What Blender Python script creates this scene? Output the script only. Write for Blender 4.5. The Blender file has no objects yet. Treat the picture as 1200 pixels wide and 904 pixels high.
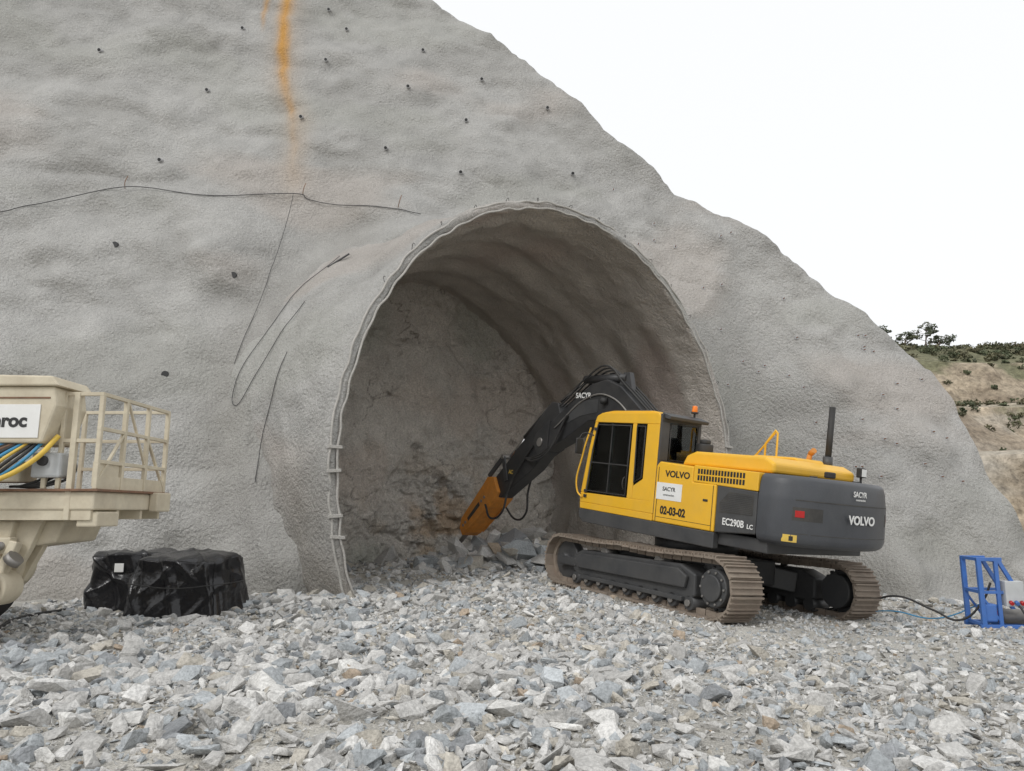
import bpy, bmesh, math, random
import numpy as np
from mathutils import Vector, Matrix
from mathutils.bvhtree import BVHTree
random.seed(7); rng=np.random.default_rng(7)
sc=bpy.context.scene; COL=sc.collection

# ---------------------------------------------------------------- noise
def _h(ix,iy,iz,s):
    n=(ix.astype(np.int64)*374761393+iy.astype(np.int64)*668265263+iz.astype(np.int64)*2147483647+s*1274126177)&0xffffffff
    n=((n^(n>>13))*1274126177)&0xffffffff
    n=(n^(n>>16))&0xffffffff
    return n/4294967295.0*2-1
def vn(x,y,z,s=0):
    x,y,z=np.broadcast_arrays(x,y,z)
    fx,fy,fz=np.floor(x),np.floor(y),np.floor(z)
    tx,ty,tz=x-fx,y-fy,z-fz
    tx=tx*tx*(3-2*tx);ty=ty*ty*(3-2*ty);tz=tz*tz*(3-2*tz)
    r=0
    for a in (0,1):
        wa=tx if a else 1-tx
        for b in (0,1):
            wb=ty if b else 1-ty
            for c in (0,1):
                wc=tz if c else 1-tz
                r=r+wa*wb*wc*_h(fx+a,fy+b,fz+c,s)
    return r
def fbm(x,y,z,o=4,s=0):
    r=0;a=1.0;t=0
    for i in range(o):
        r=r+a*vn(x*2**i+i*3.1,y*2**i+i*7.7,z*2**i+i*1.3,s+i);t+=a;a*=.5
    return r/t*1.6
def sst(x,a,b):
    t=np.clip((x-a)/(b-a),0,1);return t*t*(3-2*t)

# ---------------------------------------------------------------- materials
def newmat(name):
    m=bpy.data.materials.new(name);m.use_nodes=True
    nt=m.node_tree;b=nt.nodes['Principled BSDF'];return m,nt,b
def pmat(name,col,rough=.6,metal=0,dust=.0,dustcol=(.36,.33,.28),nscale=3,bump=0,bscale=30,var=.15):
    m,nt,b=newmat(name);N=nt.nodes.new;L=nt.links.new
    tc=N('ShaderNodeTexCoord')
    n1=N('ShaderNodeTexNoise');n1.inputs['Scale'].default_value=nscale;n1.inputs['Detail'].default_value=5;n1.inputs['Roughness'].default_value=.65
    L(tc.outputs['Object'],n1.inputs['Vector'])
    r=N('ShaderNodeMapRange');r.inputs[1].default_value=.3;r.inputs[2].default_value=.7;r.inputs[3].default_value=1-var;r.inputs[4].default_value=1+var
    L(n1.outputs[0],r.inputs[0])
    mu=N('ShaderNodeVectorMath');mu.operation='SCALE';mu.inputs[0].default_value=col[:3];L(r.outputs[0],mu.inputs['Scale'])
    out=mu.outputs[0]
    if dust>0:
        n2=N('ShaderNodeTexNoise');n2.inputs['Scale'].default_value=nscale*.6;n2.inputs['Detail'].default_value=8;n2.inputs['Roughness'].default_value=.75
        L(tc.outputs['Object'],n2.inputs['Vector'])
        r2=N('ShaderNodeMapRange');r2.inputs[1].default_value=.38;r2.inputs[2].default_value=.72;r2.inputs[3].default_value=dust*.25;r2.inputs[4].default_value=dust
        L(n2.outputs[0],r2.inputs[0])
        mx=N('ShaderNodeMix');mx.data_type='RGBA';L(r2.outputs[0],mx.inputs[0]);L(out,mx.inputs[6]);mx.inputs[7].default_value=(*dustcol,1)
        out=mx.outputs[2]
        r3=N('ShaderNodeMath');r3.operation='MULTIPLY_ADD';L(r2.outputs[0],r3.inputs[0]);r3.inputs[1].default_value=.5;r3.inputs[2].default_value=rough;r3.use_clamp=True
        L(r3.outputs[0],b.inputs['Roughness'])
    else: b.inputs['Roughness'].default_value=rough
    L(out,b.inputs['Base Color']);b.inputs['Metallic'].default_value=metal
    if bump>0:
        n3=N('ShaderNodeTexNoise');n3.inputs['Scale'].default_value=bscale;n3.inputs['Detail'].default_value=3
        L(tc.outputs['Object'],n3.inputs['Vector'])
        bp=N('ShaderNodeBump');bp.inputs['Distance'].default_value=bump;bp.inputs['Strength'].default_value=1
        L(n3.outputs[0],bp.inputs['Height']);L(bp.outputs[0],b.inputs['Normal'])
    return m
def attrmat(name,attr,rough=.9,bumps=((22,.02),),detail=((6,.12),(60,.18)),spec=.3,bdet=3):
    m,nt,b=newmat(name);N=nt.nodes.new;L=nt.links.new
    tc=N('ShaderNodeTexCoord');at=N('ShaderNodeAttribute');at.attribute_name=attr
    out=at.outputs['Color']
    for s,a in detail:
        n=N('ShaderNodeTexNoise');n.inputs['Scale'].default_value=s;n.inputs['Detail'].default_value=2;n.inputs['Roughness'].default_value=.7
        L(tc.outputs['Object'],n.inputs['Vector'])
        r=N('ShaderNodeMapRange');r.inputs[1].default_value=.28;r.inputs[2].default_value=.72;r.inputs[3].default_value=1-a;r.inputs[4].default_value=1+a
        L(n.outputs[0],r.inputs[0])
        mu=N('ShaderNodeVectorMath');mu.operation='SCALE';L(out,mu.inputs[0]);L(r.outputs[0],mu.inputs['Scale']);out=mu.outputs[0]
    L(out,b.inputs['Base Color']);b.inputs['Roughness'].default_value=rough;b.inputs['Specular IOR Level'].default_value=spec
    acc=None
    for s,d in bumps:
        n=N('ShaderNodeTexNoise');n.inputs['Scale'].default_value=s;n.inputs['Detail'].default_value=bdet;n.inputs['Roughness'].default_value=.62
        L(tc.outputs['Object'],n.inputs['Vector'])
        q=N('ShaderNodeMath');q.operation='MULTIPLY';q.inputs[1].default_value=d;L(n.outputs[0],q.inputs[0])
        if acc is not None:
            s2=N('ShaderNodeMath');s2.operation='ADD';L(acc,s2.inputs[0]);L(q.outputs[0],s2.inputs[1]);acc=s2.outputs[0]
        else: acc=q.outputs[0]
    if acc is not None:
        bp=N('ShaderNodeBump');bp.inputs['Distance'].default_value=1;bp.inputs['Strength'].default_value=1;L(acc,bp.inputs['Height'])
        L(bp.outputs[0],b.inputs['Normal'])
    return m
M={}
M['shot']=attrmat('shotcrete','Col',.92,((14,.10),),((42,.26),),bdet=4)
M['face']=attrmat('rock_face','Col',.9,((5,.16),),((22,.25),),bdet=5)
M['ground']=attrmat('ground','Col',.95,((16,.05),),((60,.4),),bdet=4)
M['rock']=attrmat('rubble','Col',.9,((24,.022),),((34,.24),),.25,bdet=2)
M['hill']=attrmat('hill','Col',.95,((.7,.7),),((1.8,.4),),bdet=4)
M['leaf']=attrmat('foliage','Col',.8,(),((3,.25),))
M['yellow']=pmat('yellow_paint',(.84,.46,.012),.35,0,.22,(.46,.36,.18),2.5,var=.05)
M['grey']=pmat('dark_grey_paint',(.040,.042,.046),.42,0,.26,(.20,.19,.17),2.5)
M['boom']=pmat('boom_dark_paint',(.022,.023,.026),.38,0,.20,(.18,.17,.15),3)
M['cw']=pmat('counterweight_grey',(.050,.054,.062),.40,0,.15,(.18,.175,.165),2.0,bump=.002,bscale=60)
M['black']=pmat('black_rubber',(.015,.015,.016),.6,0,.2,(.2,.19,.17),5)
M['mesh']=pmat('vent_dark',(.02,.02,.02),.6,0,.2)
M['orange']=pmat('orange_paint',(.70,.25,.02),.5,0,.38,(.36,.24,.13),4,var=.2)
M['track']=pmat('track_steel',(.22,.17,.135),.65,.3,.8,(.38,.33,.27),5,bump=.004,bscale=25,var=.3)
M['chrome']=pmat('cylinder_rod',(.65,.65,.66),.18,1,0)
M['steel']=pmat('steel',(.3,.29,.28),.5,.8,.4)
M['conc']=pmat('rib_concrete',(.44,.425,.395),.9,0,.3,(.49,.47,.44),6,bump=.02,bscale=30,var=.15)
M['white']=pmat('white_paint',(.8,.8,.78),.5,0,.12,nscale=4,var=.04)
M['red']=pmat('red_lens',(.45,.02,.02),.25)
M['amber']=pmat('amber_lens',(.85,.22,.02),.2)
M['blacktxt']=pmat('black_decal',(.02,.02,.02),.5)
M['cream']=pmat('cream_paint',(.68,.62,.48),.55,0,.6,(.38,.31,.22),3,bump=.003,bscale=20,var=.12)
M['blue']=pmat('blue_paint',(.02,.13,.45),.45,0,.2,nscale=4)
M['bluehose']=pmat('blue_hose',(.05,.25,.45),.5)
M['yhose']=pmat('yellow_hose',(.75,.5,.05),.5,0,.3)
M['ltgrey']=pmat('light_grey_paint',(.5,.52,.53),.5,0,.2)
M['tarp']=pmat('black_plastic_film',(.009,.009,.011),.22,0,.05,(.12,.115,.11),2,bump=.012,bscale=11,var=.3)
M['wood']=pmat('wood',(.35,.27,.17),.8,bump=.003)
M['bark']=pmat('bark',(.16,.12,.09),.9,bump=.02,bscale=8)
M['asphalt']=pmat('asphalt',(.09,.09,.09),.9)
M['rust']=pmat('rusty_steel',(.22,.11,.06),.8,.3,.3,nscale=9,var=.3)
M['gsteel']=pmat('galvanised',(.45,.45,.45),.5,.6,0)
M['wire']=pmat('cable_sheath',(.06,.06,.06),.6)
def glass():
    m=bpy.data.materials.new('cab_glass');m.use_nodes=True;nt=m.node_tree;nt.nodes.clear();N=nt.nodes.new;L=nt.links.new
    o=N('ShaderNodeOutputMaterial');t=N('ShaderNodeBsdfTransparent');t.inputs[0].default_value=(.66,.72,.70,1)
    g=N('ShaderNodeBsdfGlossy');g.inputs['Roughness'].default_value=.03;g.inputs[0].default_value=(.9,.95,.95,1)
    f=N('ShaderNodeFresnel');f.inputs[0].default_value=1.8
    x=N('ShaderNodeMixShader');L(f.outputs[0],x.inputs[0]);L(t.outputs[0],x.inputs[1]);L(g.outputs[0],x.inputs[2]);L(x.outputs[0],o.inputs[0]);return m
M['glass']=glass()

# ---------------------------------------------------------------- mesh helpers
def link(o,parent=None):
    COL.objects.link(o)
    if parent is not None: o.parent=parent
    return o
def empty(name,mat=None,parent=None):
    o=bpy.data.objects.new(name,None);o.empty_display_size=.3;link(o,parent)
    if mat is not None: o.matrix_local=mat
    return o
def mobj(name,v,f,mat,parent=None,bevel=0,smooth=False,seg=2):
    me=bpy.data.meshes.new(name);me.from_pydata([tuple(a) for a in v],[],[tuple(a) for a in f]);me.validate();me.update()
    bm=bmesh.new();bm.from_mesh(me);bmesh.ops.recalc_face_normals(bm,faces=bm.faces);bm.to_mesh(me);bm.free()
    if smooth:
        for p in me.polygons:p.use_smooth=True
    me.materials.append(mat);o=bpy.data.objects.new(name,me);link(o,parent)
    if bevel>0:
        b=o.modifiers.new('b','BEVEL');b.width=bevel;b.segments=seg;b.limit_method='ANGLE';b.angle_limit=math.radians(35)
    return o
def box(name,x0,x1,y0,y1,z0,z1,mat,parent=None,bevel=.01):
    v=[(x,y,z) for x in(x0,x1) for y in(y0,y1) for z in(z0,z1)]
    f=[(0,1,3,2),(4,6,7,5),(0,4,5,1),(2,3,7,6),(0,2,6,4),(1,5,7,3)]
    return mobj(name,v,f,mat,parent,bevel)
def prism(name,pts,a0,a1,mat,parent=None,bevel=.01,axis='y',seg=2):
    n=len(pts)
    def mk(p,a):
        return {'y':(p[0],a,p[1]),'z':(p[0],p[1],a),'x':(a,p[0],p[1])}[axis]
    v=[mk(p,a0) for p in pts]+[mk(p,a1) for p in pts]
    f=[tuple(range(n)),tuple(range(2*n-1,n-1,-1))]+[(i,(i+1)%n,(i+1)%n+n,i+n) for i in range(n)]
    return mobj(name,v,f,mat,parent,bevel,seg=seg)
def cyl(name,p0,p1,r,mat,parent=None,n=20,r1=None,bevel=0):
    p0,p1=Vector(p0),Vector(p1);d=(p1-p0).normalized();u=d.orthogonal().normalized();w=d.cross(u);r1=r if r1 is None else r1
    v=[];
    for P,R in((p0,r),(p1,r1)):
        for i in range(n):
            a=2*math.pi*i/n;v.append(P+u*math.cos(a)*R+w*math.sin(a)*R)
    f=[tuple(range(n)),tuple(range(2*n-1,n-1,-1))]+[(i,(i+1)%n,(i+1)%n+n,i+n) for i in range(n)]
    o=mobj(name,v,f,mat,parent,bevel)
    for p in o.data.polygons:
        if len(p.vertices)==4:p.use_smooth=True
    return o
def beam(name,p0,p1,w,h,mat,parent=None,bevel=.004):
    p0,p1=Vector(p0),Vector(p1);d=(p1-p0).normalized();up=Vector((0,0,1)) if abs(d.z)<.95 else Vector((0,1,0))
    s=d.cross(up).normalized();u=s.cross(d)
    v=[];
    for P in(p0,p1):
        for a,b in((-1,-1),(1,-1),(1,1),(-1,1)): v.append(P+s*a*w/2+u*b*h/2)
    return mobj(name,v,[(0,1,2,3),(7,6,5,4),(0,4,5,1),(1,5,6,2),(2,6,7,3),(3,7,4,0)],mat,parent,bevel)
def tube(name,pts,r,mat,parent=None,smooth=True,cyc=False):
    c=bpy.data.curves.new(name,'CURVE');c.dimensions='3D';c.bevel_depth=r;c.bevel_resolution=3;c.use_fill_caps=True
    if smooth:
        s=c.splines.new('BEZIER');s.bezier_points.add(len(pts)-1)
        for b,p in zip(s.bezier_points,pts):b.co=p;b.handle_left_type=b.handle_right_type='AUTO'
    else:
        s=c.splines.new('POLY');s.points.add(len(pts)-1)
        for b,p in zip(s.points,pts):b.co=(*p,1)
    s.use_cyclic_u=cyc
    c.materials.append(mat);o=bpy.data.objects.new(name,c);return link(o,parent)
def text(name,s,loc,size,mat,parent,side='L',bold=0.0,sx=1.0):
    c=bpy.data.curves.new(name,'FONT');c.body=s;c.size=size;c.align_x='CENTER';c.align_y='CENTER';c.extrude=.002;c.offset=bold
    c.materials.append(mat);o=bpy.data.objects.new(name,c);link(o,parent)
    if side=='L': R=Matrix(((-1,0,0),(0,0,1),(0,1,0))).transposed()
    elif side=='R': R=Matrix(((0,-1,0),(0,0,1),(-1,0,0))).transposed()
    else: R=Matrix(((1,0,0),(0,0,1),(0,-1,0))).transposed()
    Mx=R.to_4x4()@Matrix.Diagonal((sx,1,1,1));Mx.translation=Vector(loc);o.matrix_local=Mx;return o
def npmesh(name,V,F,mat,col=None,smooth=True,parent=None):
    me=bpy.data.meshes.new(name);V=np.asarray(V,np.float32);F=np.asarray(F,np.int32);k=F.shape[1]
    me.vertices.add(len(V));me.vertices.foreach_set('co',V.ravel())
    me.loops.add(F.size);me.loops.foreach_set('vertex_index',F.ravel())
    me.polygons.add(len(F));me.polygons.foreach_set('loop_start',np.arange(0,F.size,k,dtype=np.int32));me.polygons.foreach_set('loop_total',np.full(len(F),k,np.int32))
    me.polygons.foreach_set('use_smooth',np.full(len(F),smooth))
    me.update(calc_edges=True)
    if col is not None:
        a=me.color_attributes.new('Col','FLOAT_COLOR','POINT');c=np.ones((len(V),4),np.float32);c[:,:3]=col;a.data.foreach_set('color',c.ravel())
    me.materials.append(mat);o=bpy.data.objects.new(name,me);return link(o,parent)
def gridfaces(n,m,mask=None):
    i=np.arange(n*m).reshape(n,m)
    F=np.stack([i[:-1,:-1],i[1:,:-1],i[1:,1:],i[:-1,1:]],-1).reshape(-1,4)
    if mask is not None:
        mk=mask.reshape(-1);F=F[~(mk[F].all(1))]
    return F
def mixc(c,m,col): m=np.clip(m,0,1)[...,None];return c*(1-m)+np.array(col)*m

# ---------------------------------------------------------------- site frame
A=math.radians(35);TB,TC_,ZC=5.36,6.03,2.43
CT=np.array([1.26,16.5]);tv=np.array([math.cos(A),math.sin(A)]);iv=np.array([-math.sin(A),math.cos(A)])
def tcoord(x,y):
    dx,dy=x-CT[0],y-CT[1];return dx*tv[0]+dy*tv[1],dx*iv[0]+dy*iv[1]
def tdist(x,y,z):
    U,L=tcoord(x,y);return (np.sqrt((U/TB)**2+((z-ZC)/TC_)**2)-1)*5.6
def gh(x,y):
    x=np.asarray(x,float);y=np.asarray(y,float)
    base=-.085*np.clip(x-4,0,9)*sst(y,10.0,13.5)
    zm=.08-.079*(x-3.2)+.013*(y-13.4)
    w=np.exp(-(((x-3.0)/4.0)**2+((y-13.9)/3.9)**2)**2)
    r=base*(1-w)+zm*w
    U,L=tcoord(x,y)
    r=r+.18*sst(L,-1,3)*(np.abs(U)<5.2)
    r=r+.55*np.exp(-(((x+.3)/1.7)**2+((y-20.9)/1.2)**2))
    r=r+.06*fbm(x*.5,y*.5,0,3,5)+.03*fbm(x*2.2,y*2.2,0,3,9)
    return r
# ---------------------------------------------------------------- slope
tops=np.array([(-40,24),(-24,22.5),(-16,21.5),(-8,20.5),(-2.9,19.0),(-.3,17.2),(1.3,15.5),(2.3,14.35),(2.75,13.35),(4.3,12.25),(4.8,11.45),(6.4,10.25),(7.6,9.25),(8.2,8.6),(9.8,7.3),(10.9,6.5),(11.75,5.07),(11.95,2.7),(12.3,1.4),(12.7,.2),(13.0,-1)])
bx=np.array([-40,-25,-17,-10,-5,-2.5,-.5,.2,1,2.9,3.5,5.5,6.8,7.4,9.0,10,10.8,11.4,11.9,12.5,13.05])
al=np.r_[0,np.cumsum(np.hypot(*np.diff(tops,axis=0).T))]
s0=al[1]
ss=np.r_[np.linspace(0,s0+6,20)[:-1],np.linspace(s0+6,al[-1],540)]
def sm(v,k=7):
    w=np.interp(ss,al,v);kk=np.ones(k)/k;wp=np.pad(w,k//2,mode='edge');return np.convolve(wp,kk,'valid')
TX,TZ,BX=sm(tops[:,0]),sm(tops[:,1]),sm(bx,41)
jag=fbm(ss*.55,0*ss,0*ss+3,5,31)*.30+.10*np.abs(fbm(ss*1.7,0*ss,0*ss+3,3,35))
jag*=sst(TZ,0.5,5);TZ=TZ+jag
NR=310;r=np.linspace(0,1,NR)
X=BX[:,None]+(TX-BX)[:,None]*r[None,:]
Z=-1.3+(TZ+1.3)[:,None]*r[None,:]
Y=14.3+.185*(X+8.9)+.4*Z
und=.55*fbm(X/7,Z/7,0,3,11)+.32*fbm(X/2.4+Z*.12,Z/3.0,0,3,17)+.09*fbm(X/.95,Z/.8,4,2,19)
fold=.26*fbm((X+.35*Z)/1.1,Z/6,0,2,23)*sst(X,4,8)
led=.28*np.abs(fbm(X/3.5,Z/1.6,2,3,41))
fine=.045*fbm(X/.40,Z/.40,0,3,29)
Y=Y-und-fold-led+fine
U,L=tcoord(X,Y);pu=np.clip(.45-L,0,9)/iv[1];dq=tdist(X,Y+pu,Z);w=(1-sst(dq,1.2,5.5))*(X>0)
Y=Y+pu*w
d=tdist(X,Y,Z);U,L=tcoord(X,Y)
Y=Y-.8*np.exp(-(np.clip(d-.4,0,9)/.6)**1.3)*sst(L,.6,2.2)
steps=[(.05,.15,.0),(.15,.4,-.02),(.35,.9,-.1),(.8,2.0,-.35),(2,5,-1.0),(5,12,-3.),(10,25,-8)]
Xb=[];Yb=[];Zb=[]
for a,b_,c in steps:
    Xb.append(X[:,-1]+a*.8);Yb.append(Y[:,-1]+b_+.1*fbm(ss,ss*0+b_,ss*0,2,3));Zb.append(Z[:,-1]+c)
X=np.c_[X,np.array(Xb).T];Y=np.c_[Y,np.array(Yb).T];Z=np.c_[Z,np.array(Zb).T]
def shotcol(X,Y,Z,s=0):
    n=fbm(X/4,Y/4,Z/4,4,51+s);n2=fbm(X/1.3,Y/1.3,Z/1.3,4,61+s);n3=fbm(X/5,Y/5,Z/2.5,3,71+s);n4=fbm(X/.35,Y/.35,Z/.35,2,81+s)
    n5=fbm(X/.7,Y/.7,Z/3.5,3,85+s)
    base=np.array([.428,.420,.402])
    c=base*(1+.09*n+.08*n2+.07*n4+.05*n5)[...,None]
    c=mixc(c,sst(n3,.15,.6)*.38,(.48,.415,.365))
    c=mixc(c,sst(-n3,.2,.7)*.35,(.385,.385,.345))
    c=mixc(c,sst(fbm(X/2.2,Y/2.2,Z/1.6,4,87+s),.28,.6)*.28,(.29,.28,.26))
    c=mixc(c,sst(fbm(X/1.6,Y/1.6,Z/1.2,4,89+s),.35,.7)*.35,(.51,.50,.48))
    return c
c=shotcol(X,Y,Z)
def streak(pts,w,wb=.04):
    pts=np.array(pts);xs=np.interp(Z,pts[::-1,1],pts[::-1,0]);ww=np.interp(Z,pts[::-1,1],np.array(w)[::-1])
    inz=sst(Z,pts[-1,1],pts[-1,1]+1.2)
    wob=wb*fbm(Z/.7,0*Z,0*Z,3,91)
    return np.exp(-((X-xs-wob)/(ww))**2*1.2)*inz
rust=streak([(-7.6,20.5),(-7.45,18.0),(-7.05,14.8),(-6.45,12.9),(-6.05,10.6)],[.19,.19,.18,.13,.1])
inten=np.interp(Z,[10.6,12.5,13.5,14.8,16,19],[.1,.25,.45,.85,1.0,1.0])*(.85+.4*fbm(X/.12,Z/1.8,0,3,95))
rust=np.clip(rust*inten,0,.92)
rust2=np.clip(streak([(-8.1,20),(-8.05,18),(-7.9,16.4)],[.08,.08,.05])*.6,0,1)
rust=np.maximum(rust,rust2)
halo=np.clip(streak([(-7.6,20),(-7.0,14.5),(-6.3,12.9),(-5.9,9.6)],[.5,.5,.45,.35])*.38,0,1)
c=mixc(c,halo,(.50,.38,.27));c=mixc(c,rust,(.60,.31,.07))
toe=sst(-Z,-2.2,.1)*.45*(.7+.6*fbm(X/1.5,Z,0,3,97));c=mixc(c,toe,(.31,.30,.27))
junc=np.exp(-((tdist(X,Y,Z)-1.2)/.8)**2)*sst(-X,2.5,4)*.4*(.8+.5*fbm(X,Z,0,3,98));c=mixc(c,junc,(.26,.245,.22))  # darker band on the slope along the collar's left junction
n,m=X.shape
dd=tdist(X,Y,Z);mask=(dd<.12)
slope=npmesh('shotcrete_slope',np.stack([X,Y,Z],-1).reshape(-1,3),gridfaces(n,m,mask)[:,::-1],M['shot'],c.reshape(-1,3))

# ---------------------------------------------------------------- tunnel portal tube
ph=np.radians(np.linspace(-31,211,330))
prof=[]
for L in np.arange(7.6,.12,-.09): prof.append((0.0,L,0))
prof+=[(0.0,.08,0),(.01,.02,0),(.04,-.02,1),(.11,-.04,1),(.18,-.02,1),(.22,.03,1),(.24,.1,1)]
for L in np.arange(.18,6.0,.09): prof.append((.24+.10*L+.18*max(0,L-1.5)**1.3*.5,L,2))
prof=np.array(prof);O=prof[:,0][:,None];Lx=prof[:,1][:,None]+0*ph[None,:]
Uc=-np.cos(ph)[None,:];Vs=np.sin(ph)[None,:]
arc=ph[None,:]*5.6
inner=(prof[:,2]==0)[:,None];lip=(prof[:,2]==1)[:,None]
lw=Lx+.35*fbm(arc/4,0*arc,0*arc,2,2)
nz=np.where(inner, .05*np.sin(lw*2*math.pi/1.35)*sst(Lx,.2,.8)*(1+.6*fbm(arc/3,Lx/3,0,2,5))+.15*fbm(arc/1.8,Lx/1.4,0,4,7)*sst(Lx,0,.8)+.03*fbm(arc/.3,Lx/.3,0,2,8),
   np.where(lip,.03*fbm(arc/.35,Lx/.3,1,3,8),.22*fbm(arc/1.8,Lx/1.5,5,4,9)*sst(Lx,.1,1.2)+.025*fbm(arc/.3,Lx/.3,1,2,8)))
O=O+nz
Ux=(TB+O)*Uc;Vx=(TC_+O)*Vs
LxP=Lx+.03*fbm(arc/.9,0*arc,2,3,18)*(Lx<.2)
PX=CT[0]+tv[0]*Ux+iv[0]*LxP;PY=CT[1]+tv[1]*Ux+iv[1]*LxP;PZ=ZC+Vx
c=shotcol(PX,PY,PZ,3)
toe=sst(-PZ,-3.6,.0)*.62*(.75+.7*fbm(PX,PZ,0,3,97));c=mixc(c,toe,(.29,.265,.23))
ic=np.array([.50,.46,.415])*(1+.12*fbm(arc/2,Lx/.8,0,4,12)+.10*fbm(arc/.5,Lx/.4,0,3,13))[...,None]
pkk=(sst(fbm(arc/3,Lx/2,4,3,15),.1,.6)*.45)[...,None]
ic=ic*(1-pkk)+np.array([.48,.38,.34])*pkk
c=np.where(inner[...,None],ic,c)
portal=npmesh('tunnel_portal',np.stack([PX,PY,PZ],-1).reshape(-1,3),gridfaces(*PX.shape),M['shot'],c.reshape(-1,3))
def rimp(deg,o,L):
    a=math.radians(deg);U=-(TB+o)*math.cos(a);V=(TC_+o)*math.sin(a)
    return (CT[0]+tv[0]*U+iv[0]*L,CT[1]+tv[1]*U+iv[1]*L,ZC+V)
for k,(o,L) in enumerate(((.03,-.03),(.18,-.02))):
    tube('steel_rib_%d'%k,[rimp(dg,o+.02*math.sin(dg*.9+k)+.012*math.sin(dg*.31),L+.015*math.sin(dg*1.7)) for dg in np.arange(-27,207,3)],.022,M['conc'],portal)
for dg in (-12,-8.5,-1,3,172):
    p=Vector(rimp(dg,.1,-.05));o=box('joint_plate',-.13,.13,-.035,.035,-.03,.03,M['conc'],portal,.008);o.location=p;o.rotation_euler=(0,.1*math.sin(dg),A)
for dg in np.arange(35,205,9.3):
    q=.5*math.sin(dg*7)
    tube('tie_wire',[rimp(dg,.2,.02),rimp(dg+.5+q,.28,-.02),rimp(dg+1.2+q,.24,.06)],.006,M['black'],portal)

# ---------------------------------------------------------------- end face
us=np.linspace(-5.6,5.6,280);vs=np.linspace(-1,8.8,260)
UU,ZZ=np.meshgrid(us,vs,indexing='ij')
rough=.36*fbm(UU/2.2,ZZ/2.2,0,5,101)+.2*np.abs(fbm(UU/.8,ZZ/.8,3,4,103))
wk=np.exp(-(((UU-1.0)/2.2)**2+((ZZ-1.1)/1.6)**2))
def cells(u,z,s): return _h(np.floor(u+.8*fbm(u/2,z/2,0,2,s)),np.floor(z+.8*fbm(u/2,z/2,5,2,s+1)),0*u,s+2)
rm=sst(fbm(UU/3,ZZ/3,8,3,141)+.25*(UU/4),-.1,.35)
rough=rough+wk*(.35+.22*cells(UU*2.2,ZZ*2,5)+.14*cells(UU*5,ZZ*5,15))+rm*(.14*cells(UU*.9+ZZ*.3,ZZ*1.0,25)+.07*cells(UU*2.0-ZZ*.5,ZZ*2.,35))
LL=7.15+rough-.25*(np.clip(3.0-ZZ,0,3)*.35)
X=CT[0]+tv[0]*UU+iv[0]*LL;Y=CT[1]+tv[1]*UU+iv[1]*LL
dsk=(np.sqrt((UU/TB)**2+((ZZ-ZC)/TC_)**2)-1)*5.6
nA=fbm(UU/1.5,ZZ/1.5,9,4,111);nB=fbm(UU/2.5,ZZ/2.5,3,3,113)
c=np.array([.60,.565,.515])*(1+.12*nA+.10*fbm(UU/.4,ZZ/.4,0,3,115))[...,None]
c=mixc(c,sst(nB,.15,.6)*.5,(.44,.47,.41));c=mixc(c,sst(-nB,.25,.6)*.4,(.58,.49,.42))
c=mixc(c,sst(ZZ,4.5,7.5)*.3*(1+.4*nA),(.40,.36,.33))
c=mixc(c,wk*sst(fbm(UU/.6,ZZ/.6,7,4,117),-.1,.5)*.75,(.55,.40,.26))
cr=np.abs(fbm((UU+.5*ZZ)/2.,(ZZ-.4*UU)/1.1,17,4,119));c=mixc(c,(1-sst(cr,.0,.03))*.7*sst(nA,-.3,.2),(.12,.10,.08))
c=mixc(c,sst(fbm(UU/.5,ZZ/.35,27,4,129),.55,.75)*rm*.6,(.13,.115,.10))
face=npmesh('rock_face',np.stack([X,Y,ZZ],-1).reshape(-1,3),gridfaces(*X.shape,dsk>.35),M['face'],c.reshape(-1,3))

# ---------------------------------------------------------------- ground
def axis(lo,a,b,hi,st,g=1.12):
    mid=list(np.arange(a,b,st));o=[];x=a;s=st
    while x>lo: s*=g;x-=s;o.append(x)
    o=o[::-1];q=[];x=mid[-1];s=st
    while x<hi: s*=g;x+=s;q.append(x)
    return np.array(o+mid+q)
gx=axis(-900,-10,12,900,.085);gy=axis(-300,3.5,23,1500,.085)
GX,GY=np.meshgrid(gx,gy,indexing='ij')
GZ=gh(GX,GY)*np.where(np.hypot(GX,GY-12)>60,0,1)-.3*sst(np.hypot(GX,GY-12),25,60)
g1=fbm(GX/2.5,GY/2.5,0,4,201);g2=fbm(GX/.6,GY/.6,0,3,203);g3=fbm(GX/4,GY/2.5,0,3,207)
c=np.array([.42,.405,.37])*(1+.12*g1+.12*g2)[...,None]
c=mixc(c,sst(g3,-.1,.5)*.5,(.405,.37,.31))
ground=npmesh('ground',np.stack([GX,GY,GZ],-1).reshape(-1,3),gridfaces(*GX.shape),M['ground'],c.reshape(-1,3))

# ---------------------------------------------------------------- rubble (one mesh)
def template(npt,flat):
    bm=bmesh.new()
    for i in range(npt):
        v=Vector((random.gauss(0,1),random.gauss(0,1),random.gauss(0,1))).normalized()
        v=Vector([math.copysign(abs(a)**.65,a) for a in v])
        v=Vector((v.x*1.2,v.y*.8,v.z*flat))*random.uniform(.75,1.08);bm.verts.new(v)
    r_=bmesh.ops.convex_hull(bm,input=bm.verts)
    bmesh.ops.delete(bm,geom=[g for g in r_['geom_interior'] if isinstance(g,bmesh.types.BMVert)],context='VERTS')
    bmesh.ops.triangulate(bm,faces=bm.faces);bm.verts.index_update()
    V=np.array([v.co for v in bm.verts]);F=np.array([[v.index for v in f.verts] for f in bm.faces]);bm.free();return V,F
big=[template(15,random.uniform(.35,.75)) for _ in range(26)]
small=[template(7,.6) for _ in range(10)]
pal=np.array([(.49,.48,.46),(.57,.56,.54),(.37,.39,.40),(.28,.29,.30),(.47,.44,.385),(.43,.35,.27),(.62,.61,.585),(.41,.43,.44)])
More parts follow.
